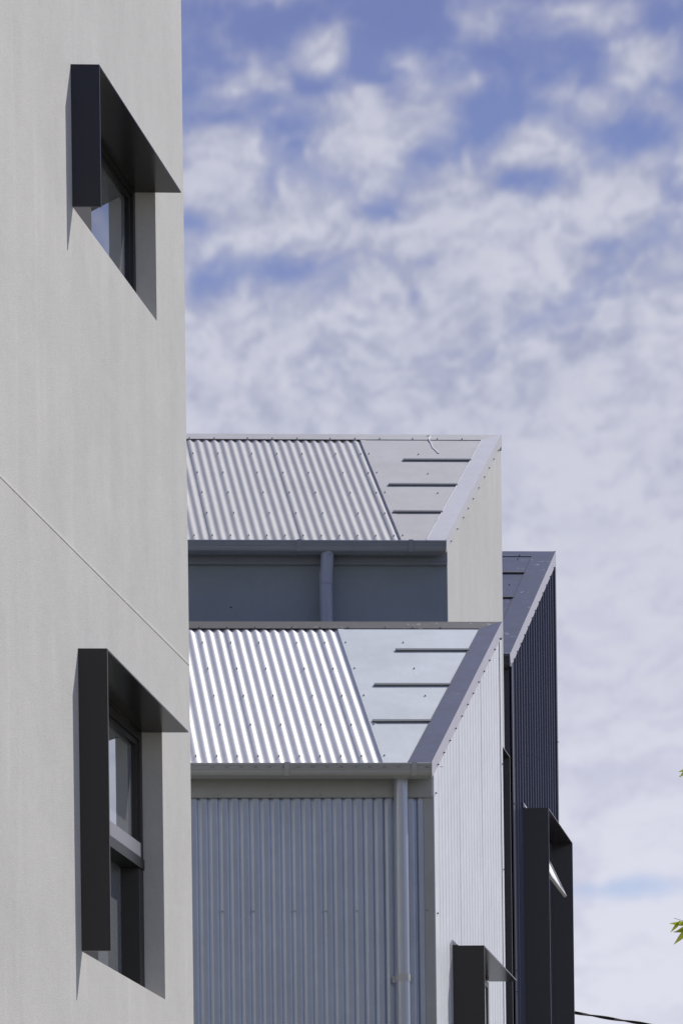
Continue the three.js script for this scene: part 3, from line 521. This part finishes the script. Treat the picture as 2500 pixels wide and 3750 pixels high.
// ---------------------------------------------------------------- unseen flats added behind the camera, height set for grey reflections in hoods and sheets
{
  const x0 = -14, x1 = 22, d0 = -15, top = 23.6, o = thing('added_apartment_block', 'pale block of flats added behind the viewer for its reflections', 'building', W(4, BOT, -20));
  part(o, 'wall', box(x0, x1, BOT, top, d0 - 10, d0), M.render);
  part(o, 'parapet', box(x0 - 0.15, x1 + 0.15, top + 0.003, top + 0.4, d0 - 10.1, d0 + 0.15), M.gutterSlate);
  for (let f = 0; f < 7; f++) for (let k = 0; k < 9; k++) {
    const x = x0 + 2 + k * 4, y = BOT + 1.2 + f * 3.6;
    const w = part(o, 'window', mergeGeometries([box(x, x + 1.8, y, y + 0.08, d0 + 0.002, d0 + 0.06), box(x, x + 1.8, y + 1.62, y + 1.7, d0 + 0.002, d0 + 0.06), box(x, x + 0.08, y + 0.081, y + 1.619, d0 + 0.002, d0 + 0.06), box(x + 1.72, x + 1.8, y + 0.081, y + 1.619, d0 + 0.002, d0 + 0.06)]), M.frame);
    part(w, 'pane', box(x + 0.081, x + 1.719, y + 0.082, y + 1.618, d0 + 0.004, d0 + 0.02), M.navyFlat);
  }
}

// ---------------------------------------------------------------- overhead service cable and the pole it runs to
{
  const A = W(6.19, 5.18, 25.74), o = thing('service_cable', 'twisted black service cable running off from behind the dark hood', 'cable', A.clone());
  const n = 220, strands = [[], []];
  for (let i = 0; i <= n; i++) {
    const s = i / n * 15.5;
    const c = W(6.19 + s, 5.18 - 0.158 * s + 0.0085 * s * s, 25.74 + s * 0.06);
    for (const k of [0, 1]) { const a = s * 9 + k * Math.PI; strands[k].push(c.clone().add(new THREE.Vector3(0, Math.sin(a) * 0.0085, Math.cos(a) * 0.0085))); }
  }
  for (const k of [0, 1]) part(o, 'strand', tube(strands[k], 0.0098, 500, 7), M.cable);
  const P = W(21.69, BOT, 26.67), p = thing('utility_pole', 'grey street pole at the far end of the service cable, outside the view', 'pole', P.clone());
  part(p, 'post', new THREE.CylinderGeometry(0.1, 0.15, 7.2, 16).translate(P.x, P.y + 3.6, P.z), M.pole);
  part(p, 'crossarm', new THREE.BoxGeometry(0.1, 0.1, 1.6).translate(P.x, P.y + 6.75, P.z), M.pole);
}

// ---------------------------------------------------------------- the tree at the right edge
{
  const base = W(7.1, BOT, 16), tree = thing('tree', 'slender-leaved green tree whose leaf tips reach in at the right edge', 'tree', base.clone());
  const r = rng(42);
  part(tree, 'trunk', tube([W(7.1, BOT, 16), W(7.05, 0.4, 16.05), W(7.15, 2, 16), W(7.0, 4, 15.95)], 0.09, 24, 10), M.bark);
  const limbs = [];
  const limb = (...pts) => { limbs.push(pts); part(tree, 'branch', tube(pts.map(V), 0.022, 16, 7), M.bark); };
  limb([7.1, 2.4, 16], [6.3, 3.2, 16.1], [5.4, 3.75, 16.05], [4.82, 3.86, 16]);
  limb([7.05, 3.2, 16], [6.3, 4.2, 15.9], [5.5, 4.75, 15.95], [4.85, 4.82, 16]);
  limb([7.05, 3.4, 16], [7.9, 4.4, 16.2], [8.7, 4.9, 16.4]);
  limb([7.0, 3.8, 15.9], [7.1, 4.9, 15.4], [7.3, 5.6, 14.9]);
  limb([7.0, 4, 15.95], [6.8, 5.2, 16.3], [6.6, 6.1, 16.6]);
  limb([7.1, 2.9, 16], [7.6, 3.6, 16.8], [8.0, 4.0, 17.5]);
  // a lance-shaped leaf, base at the origin, tip along +x, folded along its midrib and bent down
  function leafGeo(bend, fold) {
    const n = 7, pos = [], idx = [], uv = [];
    for (let i = 0; i <= n; i++) {
      const t = i / n, wdt = 0.125 * Math.pow(Math.sin(Math.PI * Math.pow(t * 0.97 + 0.02, 0.8)), 1.1), y = -bend * t * t;
      pos.push(t, y + wdt * fold, wdt, t, y, 0, t, y + wdt * fold, -wdt); uv.push(t, 0, t, 0.5, t, 1);
      if (i < n) { const a = i * 3; idx.push(a, a + 1, a + 3, a + 1, a + 4, a + 3, a + 1, a + 2, a + 4, a + 2, a + 5, a + 4); }
    }
    const g = new THREE.BufferGeometry(); g.setAttribute('position', new THREE.Float32BufferAttribute(pos, 3)); g.setAttribute('uv', new THREE.Float32BufferAttribute(uv, 2)); g.setIndex(idx); g.computeVertexNormals(); return g;
  }
  const leafShapes = [leafGeo(0.12, 0.35), leafGeo(0.22, 0.2), leafGeo(0.05, 0.5)];
  function leafBetween(from, tip, shape, mat, roll) {
    const a = V(from), t = V(tip), dir = t.clone().sub(a), len = dir.length(); dir.normalize();
    const m = new THREE.Mesh(leafShapes[shape], mat); m.name = 'leaf'; m.castShadow = m.receiveShadow = true;
    const side = new THREE.Vector3(0, 0, 1).applyAxisAngle(dir, roll); side.addScaledVector(dir, -side.dot(dir)).normalize();
    const upv = side.clone().cross(dir);
    m.quaternion.setFromRotationMatrix(new THREE.Matrix4().makeBasis(dir, upv, side)); m.scale.setScalar(len);
    m.position.copy(a).sub(tree.position); tree.add(m);
  }
  leafBetween([4.705, 3.795, 16], [4.572, 3.777, 16], 1, M.leaf, 0.9);
  leafBetween([4.64, 3.81, 16.01], [4.579, 3.732, 16.01], 0, M.leaf, 1.2);
  leafBetween([4.72, 3.765, 15.98], [4.595, 3.712, 15.98], 1, M.leaf, 0.8);
  leafBetween([4.705, 3.78, 16.02], [4.612, 3.738, 16.02], 2, M.leafPale, 1.3);
  leafBetween([4.7, 3.775, 15.99], [4.593, 3.647, 15.99], 2, M.leafPale, 1.25);
  part(tree, 'twig', tube([W(4.7, 3.795, 16), W(4.65, 3.808, 16), W(4.596, 3.823, 16)], 0.0016, 8, 5), M.bark);
  leafBetween([4.76, 4.82, 16], [4.644, 4.788, 16], 1, M.leaf, 1.4);
  leafBetween([4.75, 4.84, 16], [4.645, 4.752, 16], 0, M.leaf, 1.5);
  const place = [];
  const put = (p) => {
    if (p.x < -p.z * 0.2995 + 0.09) return;
    const q = new THREE.Quaternion().setFromEuler(new THREE.Euler((r() - 0.5) * 2.4, r() * 6.28, -0.3 - r() * 1.1)), s = 0.09 + r() * 0.07;
    place.push(new THREE.Matrix4().compose(p.sub(tree.position), q, new THREE.Vector3(s, s, s)));
  };
  for (const L of limbs) {
    const c = new THREE.CatmullRomCurve3(L.map(V));
    for (let i = 0; i < 420; i++) { const t = 0.3 + 0.7 * r(), p = c.getPoint(t), k = 0.5 * t; p.add(new THREE.Vector3((r() + r() - 1) * k, (r() + r() - 1) * k - 0.05, (r() + r() - 1) * k)); put(p); }
  }
  const crown = new THREE.InstancedMesh(leafShapes[0], M.leaf, place.length); crown.name = 'crown'; crown.userData.kind = 'stuff'; crown.castShadow = crown.receiveShadow = true;
  place.forEach((m, i) => crown.setMatrixAt(i, m)); tree.add(crown);
}

renderer.render(scene, camera);
